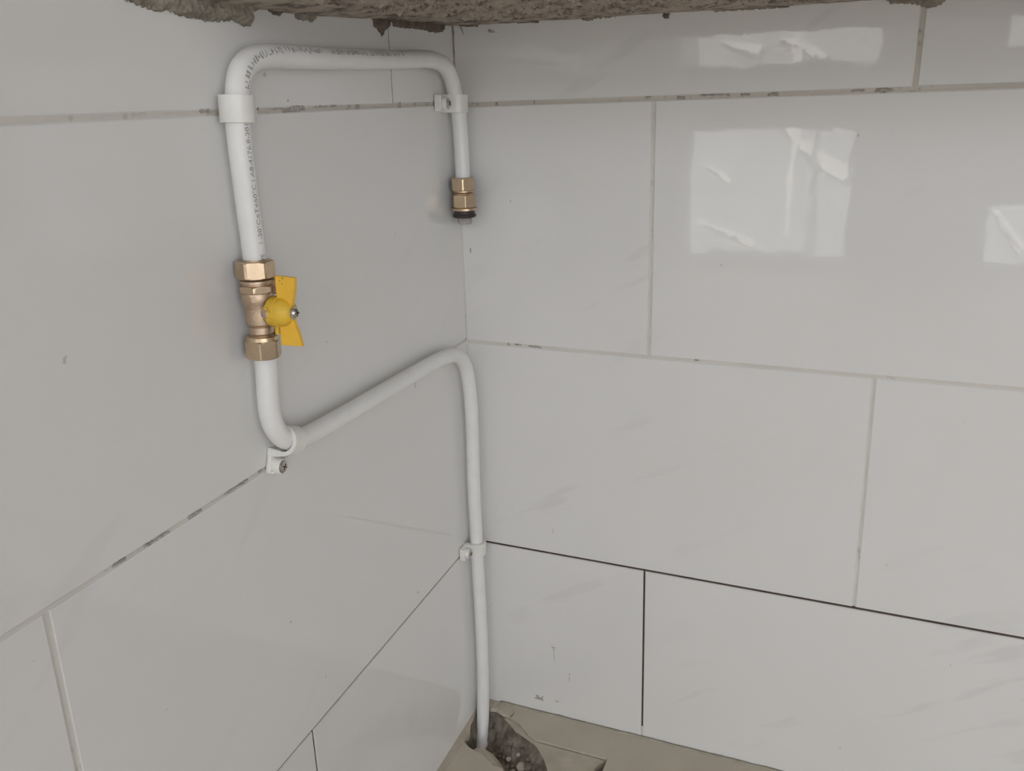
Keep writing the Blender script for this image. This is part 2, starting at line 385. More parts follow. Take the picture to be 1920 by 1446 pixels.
mark(WL, wall_left, [(-.4218, .4083), (-.4196, .4083), (-.4196, .4098), (-.4218, .4098)], jag=.0004)
mark(WL, wall_left, [(-.3375, .8792), (-.3352, .8792), (-.3358, .8812), (-.337, .8812)], jag=.0005)
mark(WL, wall_left, [(-.1775, .292), (-.1745, .2915), (-.175, .295), (-.176, .295)], jag=.0006)
# chips of dirt caught in the upper joints
def chips(fn, par, Z, lst):
    for u0, u1, a, b in lst: patch('dirt_chip', [(u0, Z(u0)+a), (u1, Z(u1)+a), (u1-.001, Z(u1)+b), (u0+.001, Z(u0)+b)], lambda u, z, d: fn(u, z, d-.0006), M['dirt'], par, thick=.0008, cell=.0004, jag=.0012)
chips(WR, wall_right, R1, [(.268, .278, -.002, .001), (.2830, .2845, -.002, .0015), (.293, .325, .0005, .0022), (.337, .347, -.001, .0015), (.365, .376, -.0018, .0015), (.447, .460, -.0005, .001), (.470, .487, -.001, .0018), (.100, .103, -.002, .002), (.052, .056, -.002, .002)])
chips(WL, wall_left, L1, [(-.436, -.447, .0005, .0035), (-.345, -.318, -.002, .001), (-.334, -.312, -.0005, .0035), (-.378, -.410, .0008, .0022), (-.2295, -.222, -.002, .002), (-.142, -.136, -.003, .003), (-.30, -.26, .001, .0022)])
chips(WL, wall_left, L2, [(-.475, -.450, -.001, .001), (-.524, -.508, -.0015, .0012), (-.570, -.545, -.0015, .0005), (-.60, -.588, -.0012, .0012), (-.437, -.430, -.001, .0015)])
chips(WR, wall_right, R2, [(.068, .078, .000, .0016), (.087, .105, -.001, .0006), (.30, .307, .0, .0016), (.058, .061, -.001, .003)])

# ---------------------------------------------------------------- concrete slab over the corner
def slab_z(x, y):
    dip = -.0078*math.exp(-((y+.33)/.16)**2)*math.exp(-max(0, x)/.12) - .0035*math.exp(-((y+.46)/.05)**2)*math.exp(-x/.1)
    return .9583 + dip
def build_slab():
    bm = bmesh.new(); xs = [i*.0020 for i in range(0, 320)]; xs += [xs[-1]+.05*k for k in range(1, 26)]
    ys = [-j*.0020 for j in range(0, 221)]
    g = []
    for x in xs:
        row = []
        for y in ys:
            e = min(x, -y)
            r = max(0, min(1, (e-.040-.030*noise.noise(Vector((x*14, y*14, 1))))/.025))
            band = .0016*max(0, noise.noise(Vector((e*230, (x+y)*9, 2))))
            n = noise.noise(Vector((x*80, y*80, 0)))*.0022+noise.noise(Vector((x*240, y*240, 3)))*.0034+noise.noise(Vector((x*25, y*25, 8)))*.002
            z = slab_z(x, y) - band + n*r*1.6 + noise.noise(Vector((x*70, y*70, 5)))*.0007 + r*.0015
            row.append(bm.verts.new((x, y, z)))
        g.append(row)
    for a, b in zip(g, g[1:]):
        for k in range(len(ys)-1): bm.faces.new((a[k], a[k+1], b[k+1], b[k]))
    top = 1.02; bd = [g[0][k] for k in range(len(ys))]+[r[-1] for r in g[1:]]+[g[-1][k] for k in range(len(ys)-2, -1, -1)]+[g[i][0] for i in range(len(xs)-2, 0, -1)]
    up = [bm.verts.new((v.co.x, v.co.y, top)) for v in bd]
    for k in range(len(bd)): bm.faces.new((bd[k], bd[(k+1) % len(bd)], up[(k+1) % len(bd)], up[k]))
    bm.faces.new(up)
    return obj('concrete_slab', bm, M['slab'], smooth=True)
slab = build_slab()
tag(slab, 'rough unfinished concrete slab overhead above the tiled corner, crumbling along its underside', 'slab')
def lump(fn, pts, mat='plaster', th=.004, jag=.0018, cell=.0008): return patch('mortar_patch', pts, fn, M[mat], slab, thick=th, jag=jag, cell=cell)
lump(WL, [(-.545, .962), (-.545, .953), (-.522, .950), (-.5046, .9462), (-.4917, .9433), (-.4733, .9412), (-.4653, .9428), (-.4556, .9392), (-.4251, .9376), (-.3943, .9400), (-.3835, .9362), (-.3760, .9372), (-.3725, .9485), (-.360, .951), (-.355, .962)], th=.007)
lump(WL, [(-.3158, .954), (-.315, .947), (-.3073, .9459), (-.2861, .9465), (-.282, .954)])
lump(WL, [(-.36, .954), (-.345, .9478), (-.335, .9475), (-.325, .954)], 'mortar_brown', .002)
lump(WL, [(-.185, .957), (-.1821, .9475), (-.1747, .9451), (-.168, .9395), (-.160, .9465), (-.152, .948), (-.1466, .957)], 'mortar_brown', .003)
lump(WL, [(-.150, .960), (-.1414, .9495), (-.116, .9498), (-.0793, .9502), (-.0469, .9482), (-.027, .9505), (-.018, .960)], 'mortar_brown', .003)
lump(WR, [(.006, .962), (.0106, .9575), (.0257, .956), (.0332, .9556), (.036, .962)], 'mortar_brown', .002, .0010)
lump(WR, [(.080, .962), (.0826, .9568), (.1086, .956), (.111, .962)], 'mortar_brown', .002, .0008)
lump(WR, [(.158, .962), (.160, .9556), (.172, .955), (.1745, .957), (.200, .957), (.205, .962)], 'plaster', .002)
lump(WR, [(.250, .962), (.2508, .9545), (.2535, .9518), (.2575, .953), (.260, .962)], 'mortar_brown', .0025, .0012)
lump(WR, [(.300, .962), (.305, .9562), (.38, .956), (.385, .962)], 'plaster', .0015, .0010)
lump(WR, [(.468, .962), (.474, .9537), (.490, .953), (.4990, .9512), (.510, .948), (.5180, .9495), (.523, .9525), (.528, .962)], 'plaster', .005)

# ---------------------------------------------------------------- floor: mortar bed with the broken hole, tiles around it
hole = [(.004, -.028), (.010, -.012), (.0219, -.0237), (.0295, -.0209), (.0458, -.0286), (.0611, -.0387), (.0726, -.0487), (.0964, -.0585), (.1138, -.0679), (.1287, -.0844), (.1426, -.1036), (.152, -.135), (.150, -.175),
        (.105, -.160), (.0866, -.1298), (.0703, -.1253), (.059, -.1177), (.0436, -.1104), (.0288, -.107), (.0135, -.099), (.006, -.066)]
def bed():
    bm = bmesh.new(); xs = [i*.0014 for i in range(-3, 228)]+[.4, .8, 1.6, 3.4]; ys = [j*.0014 for j in range(6, -171, -1)]+[-.4, -.8, -1.6, -3.59]
    g = []
    for x in xs:
        row = []
        for y in ys:
            z = -.0105
            if x < .33 and y > -.25:
                p = (x, y); d = edist(p, hole); ins = inside(p, hole)
                if ins:
                    pit = math.exp(-(((x-.012)/.016)**2+((y+.085)/.030)**2))
                    left = min(1, d/.012)
                    z = -.0035 - .031*min(1, d/.030)**.8 - .060*pit*left
                    z += noise.noise(Vector((x*90, y*90, 0)))*.0050*left + noise.noise(Vector((x*230, y*230, 0)))*.0036*left + noise.noise(Vector((x*30, y*30, 2)))*.004*left
                else: z = -.0035 - .007*min(1, d/.004)
            row.append(bm.verts.new((x, y, z)))
        g.append(row)
    for a, b in zip(g, g[1:]):
        for k in range(len(ys)-1): bm.faces.new((a[k], b[k], b[k+1], a[k+1]))
    o = obj('floor', bm, M['bed'], smooth=True)
    return struct(o)
floor = bed()
FL = lambda x, y, d: Vector((x, y, d))
def jagged(pts, amp=.0012, step=.004, closed=True):
    out = []
    for i in range(len(pts) if closed else len(pts)-1):
        a, b = Vector(pts[i]), Vector(pts[(i+1) % len(pts)]); L = (b-a).length
        n = max(1, int(L/step)) if L < .2 else 1
        for k in range(n):
            p = a.lerp(b, k/n)
            if 0 < k: p += Vector((noise.noise(Vector((p.x*300, p.y*300, 1))), noise.noise(Vector((p.x*300, p.y*300, 6)))))*amp
            out.append((p.x, p.y))
    return out
def ftile(name, pts, top, bot, mat, rough_n=0, label=None):
    bm = bmesh.new(); prism(bm, pts, FL, bot, top, .0006)
    bmesh.ops.triangulate(bm, faces=[f for f in bm.faces if len(f.verts) > 4])
    o = obj(name, bm, M[mat], floor)
    if label: o['label'] = label
    return o
brk = jagged([(.0119, -.0975), (.0288, -.107), (.0436, -.1104), (.059, -.1177), (.0703, -.1253), (.0823, -.1251), (.0866, -.1298), (.105, -.155), (.100, -.19)], .0016, closed=False)
brk = [p for p in brk if p[1] > -.1605]
ftile('floor_tile', brk+[(.103, -.165), (.10, -.45), (.0112, -.45)], 0, -.010, 'floor_tile', label='beige floor tile with a broken curved edge')
edgeB = [(.052, -.0012), (.057, -.0105), (.060, -.0205), (.057, -.0283), (.072, -.0338), (.0951, -.0524), (.1086, -.0578), (.1554, -.0576), (.2144, -.0589), (.2158, -.0542), (.2151, -.0828), (.2148, -.45), (.75, -.45), (.75, -.0012)]
ftile('floor_tile', jagged(edgeB[:9], .0010, .005, closed=False)+edgeB[8:], 0, -.010, 'floor_tile', label='beige floor tile cut to an L around the hole')
ftile('floor_tile', [(.753, -.0012), (.753, -.45), (1.5, -.45), (1.5, -.0012)], 0, -.010, 'floor_tile')
ftile('floor_tile', [(.0112, -.453), (.0112, -1.6), (.75, -1.6), (.75, -.453)], 0, -.010, 'floor_tile')
ftile('floor_tile', [(.753, -.453), (.753, -1.6), (1.5, -1.6), (1.5, -.453)], 0, -.010, 'floor_tile')
ftile('mortar_fill', jagged([(.046, -.0282), (.060, -.0285), (.073, -.0350), (.0955, -.0535), (.1090, -.0590), (.2135, -.0600), (.203, -.075), (.199, -.10), (.180, -.17), (.150, -.17), (.1426, -.1036), (.1287, -.0844), (.1138, -.0679), (.0964, -.0585), (.0726, -.0487), (.0611, -.0387)], .0010, .005), -.0032, -.012, 'floor_low', label='dusty beige mortar strip, lower than the tiles')
# mortar along the foot of both walls
patch('mortar_skirt', [(.002, .004), (.070, .004), (.060, -.019), (.057, -.0275), (.0450, -.0260), (.0295, -.0195), (.0219, -.0225), (.008, -.014), (.002, -.010)], lambda x, y, d: Vector((x, y, -.0055+d)), M['floor_low'], floor, thick=.0050, cell=.0010, slope=1.4, lumpy=.12)
def fillet(name, p0, p1, nrm, wid, hgt, mat):
    bm = bmesh.new(); rows = []; n = 90
    for k in range(n+1):
        p = Vector(p0).lerp(Vector(p1), k/n); w_ = wid*(1+.45*noise.noise(Vector((k*.35, wid*99, 0)))); h_ = hgt*(1+.4*noise.noise(Vector((k*.4, 5, hgt*99))))
        q = Vector(nrm)
        rows.append([bm.verts.new(p+Vector((0, 0, -.004))), bm.verts.new(p+Vector((0, 0, h_))), bm.verts.new(p+q*w_*.45+Vector((0, 0, h_*.4))), bm.verts.new(p+q*w_+Vector((0, 0, .0003))), bm.verts.new(p+q*w_+Vector((0, 0, -.004)))])
    for a, b in zip(rows, rows[1:]):
        for i in range(5): bm.faces.new((a[i], a[(i+1) % 5], b[(i+1) % 5], b[i]))
    bm.faces.new(rows[0]); bm.faces.new(rows[-1][::-1])
    return obj(name, bm, M[mat], floor, smooth=True)
fillet('joint_mortar', (.030, -.0008, 0), (.80, -.0008, 0), (0, -1, 0), .0042, .0022, 'olive')
# strip of mortar at the foot of the left wall
bm = bmesh.new(); prism(bm, [(-.0015, -.020), (.0040, -.040), (.0060, -.060), (.0105, -.075), (.0115, -.0905), (.0122, -.0975), (.0113, -.45), (-.0015, -.45)], FL, -.014, -.0010, .0006); obj('mortar_strip', bm, M['floor_low'], floor)
# cement collar round the foot of the pipe, sloping under the broken tile
def collar():
    prof = [(.0215, -.0866), (.0398, -.0799), (.0526, -.0843), (.0658, -.096), (.0806, -.1122), (.092, -.132), (.0866, -.140), (.0703, -.132), (.0560, -.132), (.0420, -.124), (.0288, -.120), (.0160, -.111)]
    return patch('cement_collar', prof, lambda x, y, d: Vector((x, y, -.022+d*1.0+.007*max(0, min(1, (-y-.085)/.03)))), M['floor_low'], floor, thick=.013, cell=.0010, jag=.001, slope=1.1, lumpy=.08)
collar()

# crumbs of mortar in the hole
def crumb(x, y, r, i):
    bm = bmesh.new(); bmesh.ops.create_icosphere(bm, subdivisions=2, radius=r)
    for v in bm.verts: v.co *= 1+.35*noise.noise(v.co*(1.2/r)+Vector((i*3.3, 0, 0))); v.co.z *= .8
    me_z = -.020
    for v in bm.verts: v.co += Vector((x, y, me_z))
    return bm
dg = bpy.context.evaluated_depsgraph_get(); dg.update()
crumbs = [(.0960, -.0870, .0075), (.0672, -.0540, .0028), (.0645, -.0737, .0034), (.0735, -.0770, .0040), (.0775, -.0675, .0032), (.0823, -.0838, .0046), (.0864, -.0735, .0034), (.1090, -.0900, .0058), (.1030, -.0775, .0036), (.1045, -.1010, .0066), (.1170, -.1000, .0058), (.0570, -.0725, .0026), (.0870, -.0960, .0056), (.0759, -.0906, .0044), (.0700, -.0640, .0030), (.0930, -.1080, .0066), (.1230, -.1120, .0056)]
for i, (x, y, r) in enumerate(crumbs):
    hit = floor.ray_cast(Vector((x, y, .05)), Vector((0, 0, -1)))
    zc = (hit[1].z if hit[0] else -.03) + r*.35
    bm = bmesh.new(); bmesh.ops.create_icosphere(bm, subdivisions=2, radius=r)
    for v in bm.verts: v.co = v.co*(1+.5*noise.noise(v.co*(.9/r)+Vector((i*3.3, 0, 0)))); v.co.z *= .8
    o = obj('mortar_crumb', bm, M['bed'] if i % 3 else M['floor_low']); o.location = (x, y, zc)
    tag(o, *(('small brown-grey mortar crumb lying in the broken floor hole beside the pipe', 'rubble', 'brown-grey crumbs in the floor hole') if i % 3 else
        ('small pale beige mortar crumb lying in the broken floor hole beside the pipe', 'rubble', 'pale crumbs in the floor hole')))

# ---------------------------------------------------------------- gas pipe
UP = [(0.0175, -0.0262, 0.7853), (0.0165, -0.0242, 0.8256), (0.015, -0.024, 0.8591), (0.0148, -0.0275, 0.8706), (0.0145, -0.0315, 0.8814), (0.015, -0.0393, 0.8978), (0.0155, -0.0555, 0.9119), (0.016, -0.0865, 0.918), (0.0165, -0.1736, 0.9164), (0.0165, -0.2723, 0.915), (0.0165, -0.338, 0.9146), (0.0165, -0.3743, 0.9145), (0.0165, -0.3915, 0.9132), (0.0165, -0.4053, 0.9094), (0.0165, -0.4148, 0.9031), (0.0165, -0.4204, 0.8923), (0.0165, -0.4245, 0.8769), (0.0165, -0.4262, 0.8653), (0.0165, -0.4267, 0.8152), (0.0165, -0.4262, 0.7624), (0.0165, -0.4265, 0.756)]
LO = [(0.0165, -0.4295, 0.6802), (0.0165, -0.4291, 0.673), (0.0165, -0.4323, 0.636), (0.0165, -0.432, 0.6262), (0.0165, -0.4285, 0.6136), (0.0165, -0.4182, 0.6001), (0.0165, -0.4016, 0.5914), (0.0165, -0.3855, 0.5893), (0.0165, -0.3391, 0.5871), (0.0165, -0.2682, 0.5854), (0.0165, -0.1729, 0.5834), (0.0162, -0.1183, 0.5813), (0.016, -0.0816, 0.5772), (0.0155, -0.0552, 0.5673), (0.015, -0.0382, 0.5493), (0.015, -0.0297, 0.5196), (0.0145, -0.0253, 0.4691), (0.0145, -0.0287, 0.3845), (0.0145, -0.0279, 0.3023), (0.0145, -0.0275, 0.251), (0.0145, -0.026, 0.1888), (0.0145, -0.0254, 0.1157), (0.0145, -0.0293, 0.0333), (0.0145, -0.0341, -0.0067), (0.019, -0.052, -0.036), (.030, -.075, -.048)]
up = smooth_path(UP); ufr = frames(up, Vector((1, 0, 0)))
lo = smooth_path(LO); lfr = frames(lo, Vector((1, 0, 0)))
RU = lambda t: .0090+.0005*min(1, max(0, (t-.45)/.2))
bm = bmesh.new(); tube(bm, up, ufr, RU); pipe_up = obj('gas_pipe', bm, M['pipe'], smooth=True, autosmooth=60)
tag(pipe_up, 'upper white plastic gas pipe arching over the valve and dropping down into the corner', 'pipe')
bm = bmesh.new(); tube(bm, lo, lfr, lambda t: .0093-.0004*min(1, max(0, (t-.3)/.2))+.0004*min(1, max(0, (t-.85)/.1))); pipe_lo = obj('gas_pipe', bm, M['pipe'], smooth=True, autosmooth=60)
tag(pipe_lo, 'lower white plastic gas pipe running from below the valve down into the floor hole', 'pipe')

def wrap(bmt, path, fr, s0, ang, r, rev=False, rad=None):
    """bend flat lettering onto a pipe: x runs along the path from arc length s0, y goes round it; ang(s) gives the angle."""
    S = [0]
    for a, b in zip(path, path[1:]): S.append(S[-1]+(b-a).length)
    import bisect
    for v in bmt.verts:
        s = s0 + (-v.co.x if rev else v.co.x); i = max(0, min(len(S)-2, bisect.bisect_right(S, s)-1)); t = (s-S[i])/(S[i+1]-S[i])
        p = path[i].lerp(path[i+1], t); T, u, w_ = fr[i]
        a = ang(s) + v.co.y/r
        rr = rad(i/(len(path)-1)) if rad else r
        v.co = p + (u*math.cos(a)+w_*math.sin(a))*(rr+.00012)
    return bmt, S[-1]
tot = sum((b-a).length for a, b in zip(up, up[1:]))
# lettering reads upwards on the vertical run, starting just above the valve
for s_, off in (("PE", .0035), ("I -20\u00b0C\u2264T\u226460\u00b0C I A8-4176.8-2010", .0165)):
    bt = text_mesh(s_, .0052); L = max(v.co.x for v in bt.verts)
    if off > .01:
        for v in bt.verts: v.co.x *= .0960/L
    for v in bt.verts: v.co.y -= .0018
    wrap(bt, up, ufr, tot-off, lambda s: .20, .0095, rev=True, rad=RU); o = obj('printed_lettering', bt, M['ink'], pipe_up); o['label'] = 'faded grey printed lettering'
# worn, unreadable print on the bend and the horizontal run
bt = bmesh.new(); x = 0; rnd = random.Random(3)
while x < .262:
    wch = rnd.uniform(.0022, .0042)
    if rnd.random() < .86:
        for q in range(rnd.choice((2, 3, 3))):
            a = x+rnd.uniform(0, wch*.6); hh = rnd.uniform(.0016, .0046); y0 = rnd.uniform(-.0022, .0022-hh*.6); ww = rnd.choice((.0008, .0011, wch*.75))
            if ww > .002: hh = .0009
            vsq = [bt.verts.new(c) for c in ((a, y0, 0), (a+ww, y0, 0), (a+ww, y0+hh, 0), (a, y0+hh, 0))]; bt.faces.new(vsq)
    x += wch+.0007
bmesh.ops.subdivide_edges(bt, edges=bt.edges, cuts=1, use_grid_fill=True)
def angp(s):
    f = (tot-s); t = max(0, min(1, (f-.145)/.06)); return .05+.45*t
wrap(bt, up, ufr, tot-.134, angp, .0093, rev=True, rad=RU); o = obj('printed_lettering', bt, M['ink2'], pipe_up); o['label'] = 'smudged unreadable grey print'

# ---------------------------------------------------------------- pipe clips
def make_clip(name, loc, axis, tabdir, wall, tab_len, label, r_in=.0096, rot_s=0.0, w_=.0200, screw_at=.0205):
    """local frame: X away from the wall, Y along the tab, Z along the pipe."""
    X = Vector((1, 0, 0)); Z = Vector(axis).normalized(); X = (X-Z*X.dot(Z)).normalized(); Y = Z.cross(X)
    if Y.dot(Vector(tabdir)) < 0: Z = -Z; Y = -Y
    root = empty(name, loc); Mx = Matrix((X, Y, Z)).transposed().to_4x4(); root.matrix_world = Matrix.Translation(loc) @ Mx
    bpy.context.view_layer.update()
    def put(n, bm, mat, par=root, **k):
        o = obj(n, bm, mat, None, **k); o.parent = par; return o
    th = .0038; ro = r_in+th; h = w_/2
    # strap: outline of the omega section, swept over the width
    out = []; inn = []
    a0 = math.radians(112); a1 = math.radians(-150); n = 36
    arc = [a0+(a1-a0)*k/n for k in range(n+1)]
    bm = bmesh.new(); poly = []
    wx = -wall
    poly += [(wx, ro*.99+.0015), (-r_in*.5, ro*.99+.0012)]
    poly += [(ro*math.cos(a), ro*math.sin(a)) for a in arc[4:]]
    poly += [(r_in*math.cos(a), r_in*math.sin(a)) for a in reversed(arc)]
    poly += [(wx, r_in*.8)]
    prism(bm, poly, lambda a, b, d: Vector((a, b, d)), -h, h)
    bmesh.ops.bevel(bm, geom=[e for e in bm.edges if abs(abs(e.verts[0].co.z)-h) < 1e-6 and abs(e.verts[0].co.z-e.verts[1].co.z) < 1e-6], offset=.0006, segments=2, affect='EDGES')
    put('strap', bm, M['clip'], smooth=True, autosmooth=35)
    # foot: base plate, raised end, side rims around the screw well
    bm = bmesh.new(); y0 = r_in*.85
    box(bm, (wx+.0001, y0, -h+.0005), (wx+.0042, tab_len, h-.0005), .0006)
    put('foot', bm, M['clip'])
    bm = bmesh.new(); box(bm, (wx+.0002, tab_len-.0026, -h*.9), (wx+.0085, tab_len+.0002, h*.9), .0007)
    put('end_rim', bm, M['clip'])
    bm = bmesh.new(); lathe(bm, [(0, .0071), (.0098, .0069), (.0104, .0065), (.0100, .0057), (.0094, .0056)], 32)
    bs = put('screw_boss', bm, M['clip'], smooth=True, autosmooth=40); bs.matrix_local = Matrix.Translation((wx+.003, screw_at, 0)) @ Matrix.Rotation(math.pi/2, 4, 'Y')
    bm = bmesh.new(); lathe(bm, [(0, .0040), (.0006, .0055), (.0012, .0054), (.0020, .0043), (.0024, .0018)], 28)
    sc_ = put('screw', bm, M['steel'], smooth=True, autosmooth=40); sc_.matrix_local = Matrix.Translation((wx+.0124, screw_at, 0)) @ Matrix.Rotation(math.pi/2, 4, 'Y') @ Matrix.Rotation(.5+rot_s, 4, 'Z')
    bm = bmesh.new(); box(bm, (-.0029, -.0005, .0016), (.0029, .0005, .0026)); box(bm, (-.0005, -.0029, .0016), (.0005, .0029, .0026))
    cr = obj('screw_recess', bm, M['steel_dark'], None); cr.parent = sc_
    tag(root, label, 'pipe clip')
    return root
make_clip('pipe_clip', (.0165, -.4250, .8750), (0, -.07, -1), (0, 1, 0), .0160, .0310, 'wide white plastic pipe clip around the upper left bend, its screw hidden behind the pipe', w_=.0200, r_in=.0098)
make_clip('pipe_clip', (.0148, -.0278, .8712), (0, .06, 1), (0, -1, 0), .0143, .0315, 'white plastic pipe clip with screw in the corner just below the slab', w_=.0200, r_in=.0093, rot_s=.3)
make_clip('pipe_clip', (.0165, -.4115, .5950), (0, 1, -.38), (0, 0, -1), .0160, .0305, 'white plastic pipe clip with screw at the bend below the valve', w_=.0160, r_in=.0097, rot_s=.9, screw_at=.0235)
make_clip('pipe_clip', (.0145, -.0277, .2805), (0, .0, 1), (0, -1, 0), .0140, .0285, 'white plastic pipe clip with screw low in the corner at the open dark joint', w_=.0190, r_in=.0093, rot_s=.1)

# ---------------------------------------------------------------- brass valve with yellow butterfly handle
vb = Vector((.0165, -.4276, .7595)); va = (Vector((.0165, -.4300, .6780))-vb)
zax = -va.normalized(); xax = Vector((1, 0, 0)); yax = zax.cross(xax).normalized()
valve = empty('gas_valve', (0, 0, 0)); valve.matrix_world = Matrix.Translation(vb) @ Matrix((xax, yax, zax)).transposed().to_4x4(); bpy.context.view_layer.update()
def vput(n, bm, mat, par=None, **k): o = obj(n, bm, mat, None, **k); o.parent = par or valve; return o
tag(valve, 'brass gas shut-off valve with a yellow butterfly handle on the white pipe', 'valve')
def zz(z): return z-.7595
bm = bmesh.new()
lathe(bm, [(zz(.7600), .0098), (zz(.7445), .0098), (zz(.7438), .0125), (zz(.7433), .0131), (zz(.7412), .0131), (zz(.7406), .0115), (zz(.7345), .0114), (zz(.7338), .0121), (zz(.7332), .0130), (zz(.7325), .0133),
           (zz(.7262), .0133), (zz(.7240), .0124), (zz(.7222), .0122), (zz(.7216), .0112), (zz(.7211), .0114), (zz(.7206), .0119), (zz(.7100), .0119), (zz(.7075), .0116), (zz(.7062), .0106), (zz(.7052), .0096), (zz(.7046), .0101), (zz(.6995), .0102), (zz(.6985), .0096), (zz(.6975), .0094), (zz(.679), .0094)], 56)
vbody = vput('valve_body', bm, M['brass_cast'], smooth=True, autosmooth=30)
bm = bmesh.new(); hexnut(bm, zz(.7330), zz(.7395), .0143, rot=math.radians(-64)); vput('body_hexagon', bm, M['brass'], vbody, smooth=True, autosmooth=25)
bm = bmesh.new(); hexnut(bm, zz(.7448), zz(.7592), .0160, rot=math.radians(-83))
n1 = vput('compression_nut', bm, M['brass'], smooth=True, autosmooth=25)
bm = bmesh.new(); hexnut(bm, zz(.6782), zz(.6942), .0153, rot=math.radians(-62)); n2 = vput('compression_nut', bm, M['brass'], smooth=True, autosmooth=25)
bm = bmesh.new(); lathe(bm, [(zz(.6938), .0136), (zz(.6968), .0134), (zz(.6976), .0124)], 48); vput('nut_collar', bm, M['brass'], n2, smooth=True, autosmooth=30)
# stop lugs cast on the body, towards the corner
for (x0, x1, y0, y1, z0, z1) in ((-.002, .010, .009, .0170, .7330, .7440), (.004, .0165, .004, .0140, .7315, .7440), (-.002, .009, .009, .0150, .6960, .7005)):
    bm = bmesh.new(); box(bm, (x0, y0, zz(z0)), (x1, y1, zz(z1)), .0012); vput('stop_lug', bm, M['brass_cast'], vbody)
ZH = zz(.7180); X4 = Matrix.Translation((0, 0, ZH)) @ Matrix.Rotation(math.pi/2, 4, 'Y')   # local z of the lathe -> away from the wall
bm = bmesh.new(); lathe(bm, [(.004, .0088), (.0128, .0088), (.0134, .0082), (.015, .0070), (.02, .0060)], 40, X4); vput('stem', bm, M['brass_cast'], vbody, smooth=True, autosmooth=35)
# cast marks on the body, facing the room
def emboss(s, size, zc, phi, r, thick=.00035, wide=1.0):
    bt = text_mesh(s, size, 4)
    for v in bt.verts: v.co.x *= wide
    w0 = max(v.co.x for v in bt.verts); h0 = max(v.co.y for v in bt.verts)
    bmesh.ops.subdivide_edges(bt, edges=[e for e in bt.edges if e.calc_length() > size*.25], cuts=1)
    ext = bmesh.ops.extrude_face_region(bt, geom=list(bt.faces)); top = {v for v in ext['geom'] if isinstance(v, bmesh.types.BMVert)}
    for v in bt.verts:
        a = phi+(v.co.x-w0/2)/r; rr = r+(thick if v in top else -.0003)
        v.co = Vector((rr*math.cos(a), rr*math.sin(a), zc+v.co.y-h0/2))
    return bt
phc = math.radians(-66)
vput('cast_lettering', emboss('-22', .0066, zz(.7296), phc-.26, .0133, .0006, 1.35), M['brass'], vbody)
vput('cast_lettering', emboss('40', .0046, zz(.7150), phc+.10, .0119, .0006), M['brass'], vbody)
vput('cast_lettering', emboss('=', .0062, zz(.7165), phc-.60, .0119), M['brass'], vbody)
vput('cast_lettering', emboss('o', .0045, zz(.7115), phc-.52, .0119), M['brass'], vbody)
bm = bmesh.new(); n = 40; ring = []
for k in range(n):
    t = 2*math.pi*k/n
    row = []
    for rr, dz in ((.0037, -.0003), (.0038, .0004), (.0043, .0004), (.0044, -.0003)):
        a = phc+.10+rr*math.cos(t)/.0119; R_ = .0119+dz; row.append(bm.verts.new((R_*math.cos(a), R_*math.sin(a), zz(.7150)+rr*1.15*math.sin(t))))
    ring.append(row)
for k in range(n):
    a, b = ring[k], ring[(k+1) % n]
    for i in range(3): bm.faces.new((a[i], a[i+1], b[i+1], b[i]))
vput('cast_ring', bm, M['brass'], vbody, smooth=True)
# handle: hub, two wings with a notch for the screw
handle = empty('handle', (0, 0, 0)); handle.parent = valve; handle['label'] = 'yellow plastic butterfly handle'
bm = bmesh.new(); T = .0019
wing = [(.0198, .0298), (.0390, .0290), (.0375, .0195), (.0355, .0115), (.0325, .0045), (.0325, -.0025), (.0355, -.0100), (.0378, -.0175), (.0402, -.0272), (.0198, -.0276)]
# plate split in two wings so that the top and bottom stay planar and crisp
prism(bm, wing, lambda a, b, d: Vector((a, d, ZH+b)), -T, T)
bmesh.ops.bevel(bm, geom=list(bm.edges), offset=.0005, segments=2, affect='EDGES')
wp = vput('wing_plate', bm, M['yellow'], handle, smooth=True, autosmooth=35)
bm = bmesh.new(); lathe(bm, [(.0134, .0112), (.0136, .0122), (.0150, .0126), (.0205, .0126), (.0209, .0118), (.0240, .0120), (.0268, .0114), (.0295, .0100), (.0318, .0080), (.0334, .0064), (.0336, .003)], 48, X4)
hub = vput('hub', bm, M['yellow_hub'], handle, smooth=True, autosmooth=45)
bm = bmesh.new(); box(bm, (.0130, -.0129, ZH-.0030), (.0172, -.0085, ZH+.0034), .0004); bmesh.ops.rotate(bm, verts=bm.verts, cent=(0, 0, 0), matrix=Matrix.Rotation(0, 3, 'X')); vput('hub_slot', bm, M['brass_cast'], handle)
bm = bmesh.new(); box(bm, (.0150, -.0025, ZH-.0190), (.0185, .0035, ZH-.0100), .0006); vput('stop_leg', bm, M['yellow_hub'], handle)
bm = bmesh.new(); lathe(bm, [(.0333, .0052), (.0343, .0052), (.0346, .0047)], 36, X4); vput('washer', bm, M['steel'], handle, smooth=True, autosmooth=40)
bm = bmesh.new(); lathe(bm, [(.0343, .0039), (.0354, .0037), (.0366, .0028), (.0371, .0014)], 32, X4); hs = vput('handle_screw', bm, M['steel'], handle, smooth=True, autosmooth=60)
bm = bmesh.new(); box(bm, (.0360, -.0026, ZH-.0005), (.0373, .0026, ZH+.0005)); box(bm, (.0360, -.0005, ZH-.0026), (.0373, .0005, ZH+.0026)); obj('screw_slot', bm, M['steel_dark'], None).parent = handle
